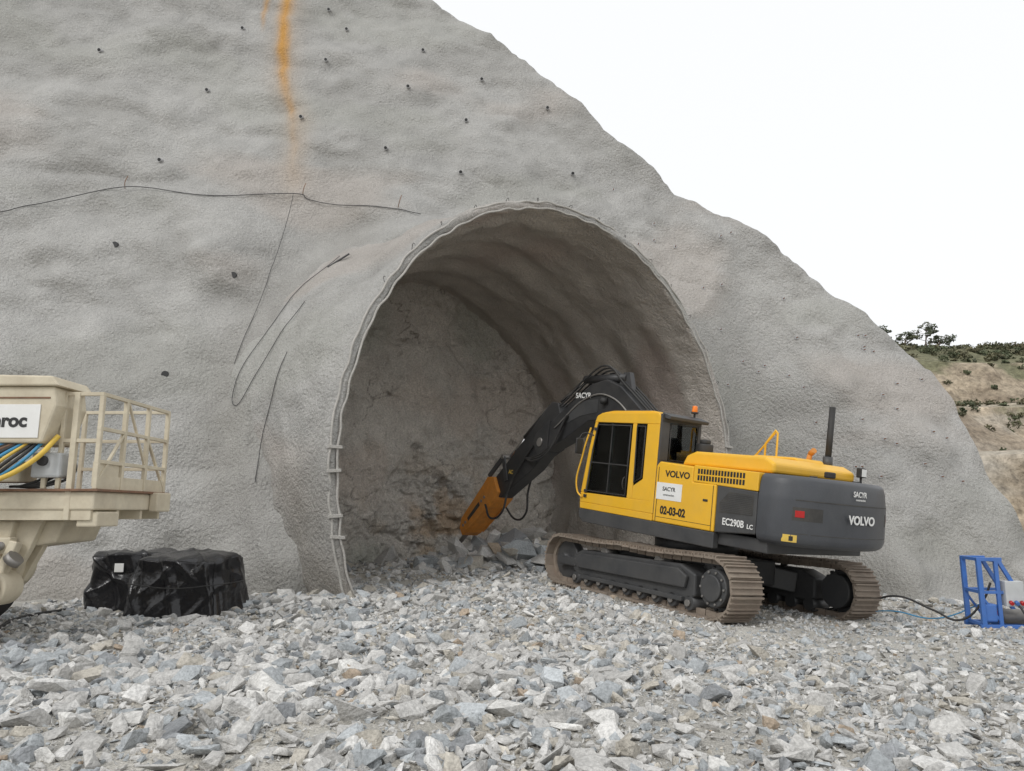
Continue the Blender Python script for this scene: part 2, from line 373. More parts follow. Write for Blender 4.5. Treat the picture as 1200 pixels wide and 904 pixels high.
pr=np.cumsum([.34,.20,.12,.06,.08,.012,.08,.13])
def rockcols(n):
    idx=np.searchsorted(pr/pr[-1],rng.random(n));return pal[idx]*rng.uniform(.82,1.12,(n,1))
def rocks(P,S,tmpl,cols=None,sink=.28,tilt=.45):
    n=len(P);ti=rng.integers(0,len(tmpl),n);VV=[];FF=[];CC=[];off=0
    if cols is None: cols=rockcols(n)
    for t,(V,F) in enumerate(tmpl):
        id=np.where(ti==t)[0]
        if len(id)==0: continue
        k=len(id);a=rng.uniform(0,2*np.pi,k);b_=rng.normal(0,tilt,k);g=rng.normal(0,tilt,k)
        ca,sa,cb,sb,cg,sg=np.cos(a),np.sin(a),np.cos(b_),np.sin(b_),np.cos(g),np.sin(g);z=np.zeros(k);o=np.ones(k)
        Rz=np.stack([ca,-sa,z,sa,ca,z,z,z,o],-1).reshape(k,3,3);Rx=np.stack([o,z,z,z,cb,-sb,z,sb,cb],-1).reshape(k,3,3);Ry=np.stack([cg,z,sg,z,o,z,-sg,z,cg],-1).reshape(k,3,3)
        R=Rz@Rx@Ry;str_=rng.uniform(.65,1.3,(k,1,3))
        W=np.einsum('kij,kvj->kvi',R,V[None]*str_)*S[id][:,None,None]+P[id][:,None,:]
        W[:,:,2]+=(S[id]*(.5-sink))[:,None]
        VV.append(W.reshape(-1,3));FF.append((F[None]+(np.arange(k)*len(V))[:,None,None]+off).reshape(-1,3))
        cc=np.repeat(cols[id],len(V),0).reshape(k,len(V),3)*(1+.10*rng.normal(0,1,(k,len(V),1)));CC.append(cc.reshape(-1,3));off+=k*len(V)
    return np.concatenate(VV),np.concatenate(FF),np.concatenate(CC)
def scatter(n,x0,x1,y0,y1,dens):
    x=rng.uniform(x0,x1,n);y=rng.uniform(y0,y1,n);k=rng.random(n)<dens(x,y);return x[k],y[k]
def blocked(x,y):
    s=14.3+.185*(x+8.9)-.2;U,L=tcoord(x,y)
    return (y>s+.3)&~((np.abs(U)<4.9)&(L<7.2))&~((x>3)&(L<.3))
def dn(x,y):
    fine=sst(x+.3*(y-6),2.0,5.0)*sst(y,5.5,8.5)*.72
    patch=sst(fbm(x/1.6,y/1.2,0,3,301),-.6,.2)
    return np.clip((1-fine)*(.4+.6*patch),.06,1)*~blocked(x,y)
def trackclear(x,y):
    dx,dy=x-3.18,y-13.43;f=dx*-.485+dy*.875;l=dx*-.875+dy*-.485
    return ~((np.abs(f)<2.6)&(np.abs(np.abs(l)-1.295)<.42))
parts=[]
def add(x,y,s,tm,dz=0):
    k=trackclear(x,y)|(s<.035);x,y,s=x[k],y[k],s[k];dz=dz[k] if isinstance(dz,np.ndarray) else dz
    parts.append(rocks(np.c_[x,y,gh(x,y)+dz],s,tm))
x,y=scatter(85000,-8,10,3.8,14.0,lambda x,y:np.clip(dn(x,y)+.15,0,1));s=np.exp(rng.normal(math.log(.021),.45,len(x)));add(x,y,s,small)
x,y=scatter(20000,-8,10,3.8,15.5,dn);s=np.clip(np.exp(rng.normal(math.log(.048),.42,len(x))),.02,.16);s*=1-.25*sst(x,0,4);add(x,y,s,big)
x,y=scatter(1700,-6,5,3.9,9.5,lambda x,y:dn(x,y)*(1-.75*sst(x,-.5,3)));s=np.clip(np.exp(rng.normal(math.log(.092),.28,len(x))),.06,.2);add(x,y,s,big)
x,y=scatter(12000,-8,12,12,23,lambda x,y:1.0*~blocked(x,y)*.8);s=np.exp(rng.normal(math.log(.034),.5,len(x)));add(x,y,s,small)
x=rng.normal(-3.6,.9,700);y=rng.normal(13.2,.45,700);s=np.exp(rng.normal(math.log(.06),.4,700));add(x,y,s,big,.05)
x=rng.uniform(5,12,900);y=16.9+.12*(x-5)+rng.normal(0,.35,900);s=np.exp(rng.normal(math.log(.045),.4,900));add(x,y,s,big,.03)
k=450;x=rng.normal(-.2,1.2,k);y=rng.normal(20.0,.75,k);s=np.clip(np.exp(rng.normal(math.log(.15),.4,k)),.06,.36);add(x,y,s,big,-.05)
k=46;x=rng.normal(.15,.95,k);y=rng.normal(19.9,.55,k);s=rng.uniform(.26,.46,k);add(x,y,s,big,.05+.3*np.exp(-((x-.2)/.9)**2)*rng.random(k))
k=600;x=rng.normal(0.2,2.0,k);y=rng.normal(18.6,1.2,k);s=np.clip(np.exp(rng.normal(math.log(.07),.45,k)),.03,.25);ok=~blocked(x,y);add(x[ok],y[ok],s[ok],big)
V=[];F=[];Cc=[];off=0
for a,b_,c_ in parts: V.append(a);F.append(b_+off);Cc.append(c_);off+=len(a)
rub=npmesh('rubble',np.concatenate(V),np.concatenate(F),M['rock'],np.concatenate(Cc),smooth=False)

# ---------------------------------------------------------------- surface ray helper
bpy.context.view_layer.update()
def bvh_of(o):
    me=o.data;return BVHTree.FromPolygons([v.co[:] for v in me.vertices],[p.vertices[:] for p in me.polygons])
bs,bp_=bvh_of(slope),bvh_of(portal)
def onwall(x,z,off=.02):
    best=None
    for b in(bs,bp_):
        h=b.ray_cast(Vector((x,4,z)),Vector((0,1,0)))
        if h[0] is not None and (best is None or h[0].y<best.y): best=h[0]
    if best is None: best=Vector((x,14.3+.185*(x+8.9)+.4*z,z))
    return Vector((x,best.y-off,z))
def cablew(name,pts,r,mat,n=9,off=.03):
    P=[]
    pts=[Vector((a,b_,0)) for a,b_ in pts]
    from mathutils.geometry import interpolate_bezier
    for i in range(len(pts)-1):
        p0,p1=pts[i],pts[i+1];t0=(pts[i+1]-pts[max(i-1,0)])/6;t1=(pts[min(i+2,len(pts)-1)]-pts[i])/6
        P+= [onwall(q.x,q.y,off) for q in interpolate_bezier(p0,p0+t0,p1-t1,p1,n)][:-1]
    P.append(onwall(pts[-1].x,pts[-1].y,off))
    # a taut cable bridges hollows: relax depth towards the outermost neighbours
    ys=[p.y for p in P]
    for _ in range(4): ys=[min(ys[i],(ys[max(i-1,0)]+ys[min(i+1,len(ys)-1)])/2) for i in range(len(ys))]
    P=[Vector((p.x,y,p.z)) for p,y in zip(P,ys)]
    return tube(name,P,r,mat)
cablew('cable',[(-12.5,8.78),(-10.08,9.9),(-8,9.75),(-5.9,10.1),(-5.5,9.98),(-4.17,9.67),(-2.4,9.34)],.011,M['wire'])
cablew('cable',[(-5.9,10.05),(-6.0,7.1),(-6.3,4.9)],.007,M['wire'])
cablew('cable',[(-4.2,7.75),(-4.9,6.9),(-5.5,5.8),(-5.95,4.9),(-6.15,4.1),(-5.95,3.9),(-5.6,4.5),(-5.1,5.4),(-4.6,6.2)],.008,M['wire'])
cablew('cable',[(-4.7,4.9),(-4.95,4.0),(-5.2,3.0),(-5.15,2.2)],.008,M['wire'])
cablew('cable',[(-3.9,7.7),(-4.4,7.35)],.022,M['wire'],3)
for (x,z) in [(-10.08,9.9),(-5.7,10.1),(-3.0,9.5)]:
    p=onwall(x,z);tube('cable_hook',[p,p+Vector((.05,-.12,.12)),p+Vector((.1,-.1,.3))],.010,M['rust'])
holes=[(-11.87,14.72),(-8.93,13.8),(-8.47,16.61),(-5.86,15.65),(-6.16,18.27),(-6.2,13.06),(-3.17,14.41),(-3.63,11.93),(-2.88,16.36),(-1.45,11.09),(-1.38,13.25),(-.96,15.17),(-5.45,17.3),(-9.41,10.89),(1.12,14.2),(1.8,11.5)]
dr=empty('drain_pipes')
for x,z in holes:
    p=onwall(x,z,0);cyl('drain_pipe',p+Vector((0,.1,.02)),p+Vector((0,-.12,-.03)),.055,M['gsteel'],dr,14);cyl('drain_bore',p+Vector((0,-.115,-.029)),p+Vector((0,-.125,-.0325)),.045,M['blacktxt'],dr,14)
for x,z in [(-9.85,8.13),(-6.75,7.25),(-7.69,4.6)]:
    p=onwall(x,z,0);cyl('weep_hole',p+Vector((0,.1,0)),p+Vector((0,-.015,0)),.08,M['blacktxt'],dr,16)
bo=empty('rock_bolts')
for i in range(60):
    x=random.uniform(2.5,11.5);zt=np.interp(x,TX[200:-40],TZ[200:-40])
    z=random.uniform(1.5,max(2,zt-.5))
    if tdist(x,onwall(x,z).y,z)<.8: continue
    p=onwall(x,z,0);o=box('bolt_plate',-.045,.045,-.02,.01,-.045,.045,M['gsteel'],bo,.004);o.location=p;cyl('bolt',p,p+Vector((0,-.09,0)),.016,M['rust'],bo,8)

# ---------------------------------------------------------------- excavator
def rotm(yaw,pit,rol):
    y_,p_,r_=[math.radians(a) for a in(yaw,pit,rol)]
    return Matrix.Rotation(y_,4,'Z')@Matrix.Rotation(-p_,4,'Y')@Matrix.Rotation(r_,4,'X')
TRm=Matrix.Translation((3.18,13.43,.06))@rotm(119,2.9,3.6)
UPm=Matrix.Translation((3.34,13.4,.345))@rotm(124.6,6.9,2.7)@Matrix.Scale(.93,4)
ex=empty('excavator',TRm)
un=empty('undercarriage',None,ex)
up=empty('upper_structure',TRm.inverted()@UPm,ex)
def track(yc,tag):
    R=.44;xc=2.0;per=4*xc+2*math.pi*R;n=50;V=[];F=[]
    def path(s):
        s%=per
        if s<2*xc: return (-xc+s,0.0,1,0)
        s-=2*xc
        if s<math.pi*R: a=s/R;return (xc+R*math.sin(a),R-R*math.cos(a),math.cos(a),math.sin(a))
        s-=math.pi*R
        if s<2*xc:
            t=s/(2*xc);return (xc-s,2*R-.035*math.sin(math.pi*t)*abs(math.sin(2*math.pi*t+.3)),-1,0)
        s-=2*xc;a=s/R;return (-xc-R*math.sin(a),R+R*math.cos(a),-math.cos(a),-math.sin(a))
    def addbox(cx,cz,tx,tz,l0,l1,y0,y1,h0,h1):
        nx,nz=tz,-tx;o=len(V)
        for l in(l0,l1):
            for y in(y0,y1):
                for h in(h0,h1): V.append((cx+tx*l+nx*h,y,cz+tz*l+nz*h))
        F.extend([tuple(o+i for i in q) for q in((0,1,3,2),(4,6,7,5),(0,4,5,1),(2,3,7,6),(0,2,6,4),(1,5,7,3))])
    p=per/n
    for i in range(n):
        cx,cz,tx,tz=path((i+.5)*p)
        addbox(cx,cz,tx,tz,-p*.47,p*.47,yc-.3,yc+.3,-.03,0)
        for g,h in((-.42,.035),(-.02,.028),(.36,.028)): addbox(cx,cz,tx,tz,p*g-.012,p*g+.012,yc-.3,yc+.3,0,h)
        addbox(cx,cz,tx,tz,-p*.45,p*.45,yc-.13,yc-.07,-.11,-.03);addbox(cx,cz,tx,tz,-p*.45,p*.45,yc+.07,yc+.13,-.11,-.03)
    V2=[(a,b_,c_+.03) for a,b_,c_ in V]
    mobj('track_shoes_'+tag,V2,F,M['track'],un)
    s=1 if yc>0 else -1
    prism('track_frame_'+tag,[(-1.62,.30),(-1.5,.24),(1.45,.24),(1.6,.34),(1.6,.6),(1.35,.70),(-1.3,.74),(-1.62,.62)],yc-.2,yc+.2,M['grey'],un,.03)
    prism('track_guard_'+tag,[(-1.45,.40),(1.35,.38),(1.45,.46),(1.45,.58),(1.2,.64),(-1.3,.68),(-1.5,.58)],yc+s*.2,yc+s*.27,M['grey'],un,.02)
    box('slider_'+tag,-1.4,1.3,yc+s*.2-.06,yc+s*.2+.06,.2,.27,M['grey'],un,.01)
    for i in range(9):
        xx=-1.5+i*.375;cyl('roller_%s_%d'%(tag,i),(xx,yc-.2,.19),(xx,yc+.2,.19),.105,M['grey'],un,16);cyl('roller_cap_%s_%d'%(tag,i),(xx,yc+s*.2,.19),(xx,yc+s*.24,.19),.05,M['steel'],un,12)
    for xx in(-.7,.75): cyl('carrier_%s'%tag,(xx,yc-.12,.72),(xx,yc+.16*s+.0,.72),.075,M['steel'],un,14)
    n=21;pts=[]
    for i in range(n*4):
        a=2*math.pi*i/(n*4);rr=.36 if i%4 in(0,1) else .31;pts.append((-2.0+rr*math.cos(a),.47+rr*math.sin(a)))
    prism('sprocket_'+tag,pts,yc-.03,yc+.03,M['grey'],un,0)
    cyl('final_drive_'+tag,(-2.0,yc-.2*s,.47),(-2.0,yc+.22*s,.47),.27,M['grey'],un,28,bevel=.02)
    cyl('drive_cover_'+tag,(-2.0,yc+.22*s,.47),(-2.0,yc+.27*s,.47),.19,M['grey'],un,24,bevel=.015)
    for i in range(10):
        a=i*math.pi/5;cyl('drive_bolt',(-2+.23*math.cos(a),yc+.22*s,.47+.23*math.sin(a)),(-2+.23*math.cos(a),yc+.245*s,.47+.23*math.sin(a)),.018,M['steel'],un,6)
    cyl('idler_'+tag,(2.0,yc-.09,.47),(2.0,yc+.09,.47),.36,M['grey'],un,28,bevel=.02)
    cyl('idler_hub_'+tag,(2.0,yc-.2,.47),(2.0,yc+.2,.47),.12,M['grey'],un,20)
    box('idler_yoke_'+tag,1.5,2.1,yc-.22,yc+.22,.38,.54,M['grey'],un,.02)
track(1.295,'left');track(-1.295,'right')
prism('car_body',[(-1.1,-.75),(-.75,-1.15),(.75,-1.15),(1.1,-.75),(1.1,.75),(.75,1.15),(-.75,1.15),(-1.1,.75)],.42,.82,M['grey'],un,.03,'z')
for sx in(-1,1):
    for sy in(-1,1): beam('x_leg',(sx*.6,sy*.5,.62),(sx*1.1,sy*1.2,.5),.45,.34,M['grey'],un,.02)
cyl('slew_ring',(0,0,.8),(0,0,1.12),.72,M['grey'],un,40)
cyl('swivel',(0,0,.3),(0,0,.5),.25,M['grey'],un)
G,YL,BM=M['grey'],M['yellow'],M['boom']
prism('deck_frame',[(-2.3,-1.3),(2.0,-1.3),(2.0,-.5),(1.2,-.4),(1.2,.4),(2.0,.45),(2.0,1.3),(-2.3,1.3)],.93,1.14,G,up,.02,'z')
prism('side_skirt',[(-1.36,.86),(1.95,.86),(2.09,.95),(2.11,1.12),(-1.36,1.12)],1.3,1.435,G,up,.015)
prism('side_skirt_right',[(-1.36,.86),(1.95,.86),(2.05,1.12),(-1.36,1.12)],-1.435,-1.3,G,up,.015)
y0,y1=.36,1.43
prism('cab_floor',[(.06,1.125),(2.08,1.125),(2.1,1.25),(.06,1.25)],y0,y1,YL,up,.01)
for s,(a,b_) in {'left':(y1-.05,y1),'right':(y0,y0+.05)}.items():
    prism('door_lower_'+s,[(.06,1.25),(2.1,1.25),(2.1,1.44),(.06,1.47)],a,b_,YL,up,.012)
    prism('a_pillar_'+s,[(2.1,1.44),(1.97,2.3),(1.85,2.87),(1.77,2.87),(1.88,2.3),(1.98,1.44)],a,b_,YL,up,.012)
    prism('b_pillar_'+s,[(.62,1.46),(.76,1.455),(.76,2.87),(.66,2.87)],a,b_,YL if s=='left' else G,up,.01)
    prism('c_panel_'+s,[(.06,1.46),(.62,1.46),(.62,1.7),(.38,1.85),(.38,2.87),(.06,2.87)],a,b_,YL,up,.01)
    prism('roof_rail_'+s,[(.06,2.87),(1.86,2.87),(1.80,3.0),(1.66,3.06),(.12,3.08),(.06,3.02)],a,b_,YL,up,.012)
    g=.018
    prism('door_glass_'+s,[(.76,1.455),(1.98,1.45),(1.88,2.3),(1.77,2.87),(.76,2.87)],a+g,a+g+.012,M['glass'],up,0)
    prism('side_glass_'+s,[(.38,1.85),(.62,1.7),(.66,2.87),(.38,2.87)],a+g,a+g+.012,M['glass'],up,0)
    ys=b_+.002 if s=='left' else a-.002
    tube('door_seal_'+s,[(.80,ys,1.50),(1.93,ys,1.49),(1.84,ys,2.3),(1.75,ys,2.82),(.80,ys,2.82)],.016,M['black'],up,False,True)
    tube('window_seal_'+s,[(.41,ys,1.87),(.60,ys,1.77),(.63,ys,2.82),(.41,ys,2.82)],.014,M['black'],up,False,True)
    box('sliding_frame_'+s,1.32,1.345,a+.01,b_-.005,1.47,2.86,M['black'],up,.003)
    box('window_rail_'+s,.78,1.92,a+.012,b_-.008,2.05,2.075,M['black'],up,.003)
prism('roof',[(.1,3.0),(1.78,2.98),(1.66,3.075),(1.4,3.11),(.3,3.12),(.1,3.08)],y0+.05,y1-.05,YL,up,.015)
prism('roof_hatch',[(.5,3.11),(1.25,3.11),(1.2,3.15),(.55,3.15)],y0+.2,y1-.2,G,up,.01)
prism('windscreen',[(2.07,1.5),(2.055,1.5),(1.82,2.87),(1.835,2.87)],y0+.05,y1-.05,M['glass'],up,0)
prism('front_lower',[(2.1,1.25),(2.06,1.25),(2.04,1.55),(2.08,1.55)],y0+.05,y1-.05,G,up,.005)
prism('front_header',[(1.86,2.85),(1.8,2.85),(1.72,3.0),(1.8,3.0)],y0+.05,y1-.05,YL,up,.005)
box('rear_wall_lower',.02,.07,y0,y1-.012,1.25,2.22,G,up,.01)
box('rear_wall_top',.02,.07,y0,y1-.012,2.93,3.07,G,up,.01)
box('rear_post_left',.02,.07,1.2,y1-.012,2.22,2.93,G,up,.01)
box('rear_post_right',.02,.07,y0,.44,2.22,2.93,G,up,.01)
box('rear_glass',.035,.05,.44,1.2,2.22,2.93,M['glass'],up,0)
tube('rear_seal',[(.015,.46,2.24),(.015,1.18,2.24),(.015,1.18,2.91),(.015,.46,2.91)],.013,M['black'],up,False,True)
prism('rear_visor',[(.06,3.0),(-.12,2.97),(-.14,3.03),(.08,3.1)],y0-.02,y1-.06,G,up,.01)
box('seat_base',.55,1.1,.65,1.15,1.3,1.75,G,up,.05);prism('seat_back',[(.5,1.7),(.68,1.7),(.55,2.5),(.4,2.5)],.68,1.12,G,up,.05);box('head_rest',.38,.5,.76,1.04,2.52,2.75,G,up,.04)
box('console_left',.6,1.15,1.16,1.3,1.3,1.95,M['mesh'],up,.03);box('console_right',.6,1.3,.45,.62,1.3,1.95,M['mesh'],up,.03)
for yy in(1.22,.53): cyl('joystick',(1.15,yy,1.95),(1.2,yy,2.12),.02,M['black'],up,8)
prism('monitor',[(1.65,1.9),(1.75,1.9),(1.68,2.15),(1.6,2.15)],.45,.65,M['mesh'],up,.01)
tube('grab_rail',[(2.02,1.46,1.35),(2.12,1.5,1.45),(2.06,1.5,2.2),(1.93,1.46,2.75)],.018,YL,up)
tube('door_handle',[(.84,1.45,1.62),(.84,1.48,1.66),(.84,1.48,1.8),(.84,1.45,1.84)],.012,M['black'],up)
for zz in(1.35,1.45,2.7): box('hinge',1.9 if zz<2 else 1.76,1.98 if zz<2 else 1.84,1.43,1.455,zz,zz+.06,M['black'],up,.004)
tube('mirror_arm',[(1.85,1.42,2.6),(2.05,1.55,2.62),(2.08,1.62,2.5)],.012,M['black'],up);box('mirror',2.05,2.09,1.52,1.7,2.2,2.52,M['black'],up,.02)
prism('side_body',[(.05,1.125),(-1.34,1.125),(-1.34,1.9),(-.82,1.9),(-.82,2.16),(-.02,2.2),(.05,2.12)],.9,1.43,YL,up,.025,seg=3)
prism('vent_body',[(-.825,1.905),(-2.15,1.87),(-2.15,2.17),(-.825,2.19)],.9,1.425,YL,up,.015)
prism('mesh_panel',[(-1.345,1.125),(-2.15,1.2),(-2.15,1.865),(-1.345,1.895)],.9,1.415,G,up,.02)
prism('mesh_inset',[(-1.42,1.46),(-2.08,1.48),(-2.08,1.80),(-1.6,1.81),(-1.42,1.62)],1.415,1.421,M['mesh'],up,.004)
for i in range(11):
    zz=1.49+i*.028;box('mesh_bar',-2.06,-1.46 if zz<1.64 else -1.6,1.421,1.427,zz,zz+.009,G,up,0)
for i in range(16):
    xx=-.92-i*.062
    for zz in(1.94,2.05): box('vent_slot',xx-.04,xx,1.424,1.429,zz,zz+.085,M['blacktxt'],up,0)
prism('body_right',[(.1,1.125),(-2.15,1.125),(-2.15,2.17),(-.1,2.2),(.1,2.1)],-1.43,-.3,YL,up,.025)
prism('tool_box',[(1.95,1.125),(.15,1.125),(.15,1.95),(1.5,1.95),(1.95,1.6)],-1.42,-.45,G,up,.03)
box('engine_bay',-2.15,-.2,-.9,.9,1.125,2.2,G,up,.01)
prism('hood',[(-.25,2.18),(-2.2,2.18),(-2.2,2.34),(-2.0,2.44),(-.55,2.44),(-.35,2.36)],-1.15,1.12,YL,up,.05,seg=3)
prism('hood_scoop',[(-.9,2.44),(-1.9,2.44),(-1.85,2.5),(-1.0,2.5)],-.7,.1,YL,up,.03)
cyl('precleaner_stem',(-.35,.65,2.2),(-.35,.65,2.42),.07,M['black'],up);cyl('precleaner',(-.35,.65,2.42),(-.35,.65,2.6),.15,M['black'],up,24,bevel=.02);cyl('precleaner_cap',(-.35,.65,2.6),(-.35,.65,2.68),.1,M['black'],up,24,bevel=.02)
cyl('exhaust',(-1.75,-1.0,2.4),(-1.78,-1.0,3.5),.055,M['black'],up,20);cyl('exhaust_base',(-1.75,-1.0,2.38),(-1.75,-1.0,2.6),.085,M['grey'],up)
tube('hand_rail',[(-.75,-.55,2.3),(-.75,-.55,2.75),(-.95,-.55,3.0),(-1.0,-.55,2.95),(-1.0,-.55,2.4)],.02,YL,up,False)
tube('hand_rail_diagonal',[(-.35,-.55,2.3),(-.95,-.55,2.96)],.018,YL,up,False)
cyl('filler_pipe',(-1.55,-.7,2.44),(-1.6,-.7,2.62),.045,M['orange'],up);cyl('filler_cap',(-1.6,-.7,2.62),(-1.7,-.65,2.68),.05,M['orange'],up)
cyl('beacon_stem',(.1,.5,3.08),(.1,.5,3.2),.02,M['black'],up,10);cyl('beacon',(.1,.5,3.2),(.1,.5,3.32),.055,M['amber'],up,18,r1=.045,bevel=.01);cyl('beacon_base',(.1,.5,3.17),(.1,.5,3.2),.065,M['black'],up)
box('rear_lamp',-2.35,-2.25,-1.25,-1.08,2.28,2.45,M['black'],up,.02);cyl('lamp_bracket',(-2.3,-1.16,2.15),(-2.3,-1.16,2.32),.02,M['black'],up)
box('lamp_lens',-2.358,-2.35,-1.23,-1.10,2.30,2.43,M['white'],up,0)
box('camera_housing',-2.5,-2.4,-.1,.1,2.2,2.3,M['black'],up,.02)
half=[(-2.16,1.43),(-2.35,1.43),(-2.52,1.39),(-2.68,1.27),(-2.84,1.05),(-2.97,.75),(-3.05,.4),(-3.08,0)]
outl=half+[(a,-b_) for a,b_ in half[-2::-1]]
lev=[(1.10,.10),(1.15,.035),(1.24,0),(1.78,0),(1.86,.012),(2.02,.03),(2.12,.06),(2.17,.12)]
V=[];n=len(outl)
for z,ins in lev:
    for a,b_ in outl:
        dxx=a+2.16;k=1-ins/1.0;V.append((-2.16+dxx*k if dxx<-.01 else -2.16,b_*(1-ins/1.43),z))
F=[tuple(range(n)),tuple((len(lev)-1)*n+i for i in range(n-1,-1,-1))]
for l in range(len(lev)-1):
    for i in range(n):F.append((l*n+i,l*n+(i+1)%n,(l+1)*n+(i+1)%n,(l+1)*n+i))
cw=mobj('counterweight',V,F,M['cw'],up,0,True)
b=cw.modifiers.new('b','BEVEL');b.width=.02;b.segments=3;b.limit_method='ANGLE';b.angle_limit=math.radians(30)
cw.modifiers.new('w','WEIGHTED_NORMAL')
def cwx(y): 
    ys=[q[1] for q in half][::-1];xs=[q[0] for q in half][::-1];return np.interp(abs(y),ys,xs)
def cwpatch(name,ya,yb,z0,z1,off,mat,nn=8):
    V=[];F=[]
    for i in range(nn+1):
        y=ya+(yb-ya)*i/nn;x=cwx(y)-off;V+= [(x,y,z0),(x,y,z1),(x+abs(off)+.02,y,z0),(x+abs(off)+.02,y,z1)]
    for i in range(nn):
        o=i*4;F+=[(o,o+1,o+5,o+4),(o,o+4,o+6,o+2),(o+1,o+3,o+7,o+5)]
    F+=[(0,2,3,1),(nn*4,nn*4+1,nn*4+3,nn*4+2)]
    return mobj(name,V,F,mat,up,0)
cwpatch('light_recess_left',.86,1.27,1.5,1.70,.004,M['mesh']);cwpatch('light_recess_right',-1.27,-.86,1.5,1.70,.004,M['mesh'])
cwpatch('tail_lamp_left',1.13,1.24,1.55,1.65,.012,M['red'],3);cwpatch('tail_lamp_right',-1.2,-1.1,1.55,1.67,.012,M['red'],3)
cwpatch('groove',-1.2,1.24,1.80,1.815,.003,M['mesh'],30)
cwpatch('groove_low',-1.2,1.24,1.30,1.31,.003,M['mesh'],30)
cwpatch('sticker',1.2,1.34,1.17,1.28,.006,M['yhose'],3)
cwpatch('sticker_dark',1.25,1.29,1.19,1.26,.009,M['blacktxt'],2)
for yy in(-.6,.6): cyl('lifting_eye',(-2.55,yy,2.15),(-2.55,yy,2.2),.06,M['black'],up,12)
text('rear_lettering','VOLVO',(-3.092,.08,1.58),.185,M['white'],up,'R',.006,1.15)
text('rear_company','SACYR',(-3.062,.12,1.98),.12,M['white'],up,'R',.002);text('rear_company_small','construccion',(-3.075,.12,1.90),.05,M['white'],up,'R')
text('model_lettering','EC290B',(-1.72,1.424,1.32),.155,M['white'],up,'L',.003,.85);text('model_suffix','LC',(-2.05,1.424,1.30),.1,M['white'],up,'L',.002)
text('body_lettering','VOLVO',(-.47,1.434,1.99),.155,M['blacktxt'],up,'L',.004,1.1)
text('fleet_number','02-03-02',(-.42,1.434,1.34),.19,M['blacktxt'],up,'L',.007,.85)
box('placard',-.60,.0,1.43,1.436,1.53,1.83,M['white'],up,0);text('placard_text','SACYR',(-.30,1.438,1.72),.10,M['grey'],up,'L',.002);text('placard_small','construccion',(-.30,1.438,1.62),.05,M['grey'],up,'L')
for xx in (-1.28,-.02): box('panel_gap',xx-.006,xx+.006,1.428,1.433,1.14,1.88 if xx<-1 else 2.1,M['blacktxt'],up,0)
box('panel_gap_low',-1.28,-.02,1.428,1.433,1.215,1.222,M['blacktxt'],up,0)
box('handle',-1.18,-1.08,1.43,1.44,1.6,1.64,M['black'],up,.004)
def band(name,pts,w,mat): return prism(name,pts,-w/2,w/2,mat,up,.02)
band('boom',[(.3,1.45),(.25,1.75),(.5,2.05),(1.7,3.2),(2.5,3.78),(3.0,3.95),(3.5,3.85),(4.6,3.15),(5.35,2.6),(5.45,2.4),(5.25,2.15),(4.3,2.55),(3.5,3.0),(3.0,3.05),(2.6,2.85),(1.5,1.85),(.65,1.35)],.48,BM)
band('stick',[(4.62,3.15),(4.75,3.42),(5.0,3.45),(5.6,2.85),(7.15,1.4),(7.25,1.15),(7.05,.9),(6.8,.9),(5.5,1.75),(5.1,2.15)],.38,BM)
for s in(-1,1):
    prism('boom_fork_%s'%('l' if s>0 else 'r'),[(4.9,2.98),(5.4,2.63),(5.5,2.38),(5.25,2.12),(4.9,2.3)],s*.2,s*.28,BM,up,.01)
    cyl('boom_cylinder',(.95,s*.36,1.15),(2.15,s*.36,2.3),.10,BM,up);cyl('boom_rod',(2.1,s*.36,2.25),(2.75,s*.36,2.95),.05,M['chrome'],up);cyl('boom_pin',(2.78,s*.2,3.0),(2.78,s*.44,3.0),.09,G,up)
    cyl('boom_pin_cap',(2.78,s*.44,3.0),(2.78,s*.46,3.0),.05,M['steel'],up);cyl('fork_pin_cap',(5.2,s*.28,2.42),(5.2,s*.31,2.42),.1,M['steel'],up)
    prism('boom_rib_plate',[(3.2,3.5),(3.9,3.45),(4.5,3.0),(4.45,2.85),(3.8,3.1),(3.2,3.2)],s*.24,s*.25,G,up,.004)
    prism('foot_bracket',[(.1,1.14),(.9,1.14),(.55,1.85),(.2,1.85)],s*.24,s*.30,G,up,.01)
cyl('stick_cylinder',(2.55,0,4.0),(4.0,0,4.0),.10,BM,up);cyl('stick_rod',(4.0,0,4.0),(4.85,0,3.47),.05,M['chrome'],up)
prism('cylinder_lug',[(2.3,3.65),(2.8,3.8),(2.65,4.12),(2.45,4.12)],-.06,.06,G,up,.01)
cyl('stick_pin',(5.2,-.3,2.45),(5.2,.3,2.45),.09,M['steel'],up)
cyl('tool_cylinder',(5.2,0,3.35),(6.2,0,2.52),.085,BM,up);cyl('tool_rod',(6.2,0,2.52),(6.85,0,1.97),.045,M['chrome'],up)
for s in(-1,1):
    beam('link_rear',(6.85,s*.2,1.97),(6.6,s*.2,1.35),.05,.14,G,up,.01);beam('link_front',(6.85,s*.2,1.97),(7.45,s*.2,1.4),.05,.14,G,up,.01)
cyl('link_pin',(6.85,-.25,1.97),(6.85,.25,1.97),.06,M['steel'],up)
dx,dz=.72,-.69
def bp2(s,t): return (7.1+dx*s+(-dz)*t, 1.15+dz*s+dx*t)
prism('breaker_bracket',[bp2(-.12,-.26),bp2(-.18,.2),bp2(.05,.38),bp2(.5,.32),bp2(.5,-.32),bp2(.1,-.34)],-.29,.29,M['orange'],up,.02)
prism('breaker_housing',[bp2(.5,-.27),bp2(.5,.28),bp2(1.75,.22),bp2(2.0,.12),bp2(2.0,-.14),bp2(1.75,-.22)],-.25,.25,M['orange'],up,.03)
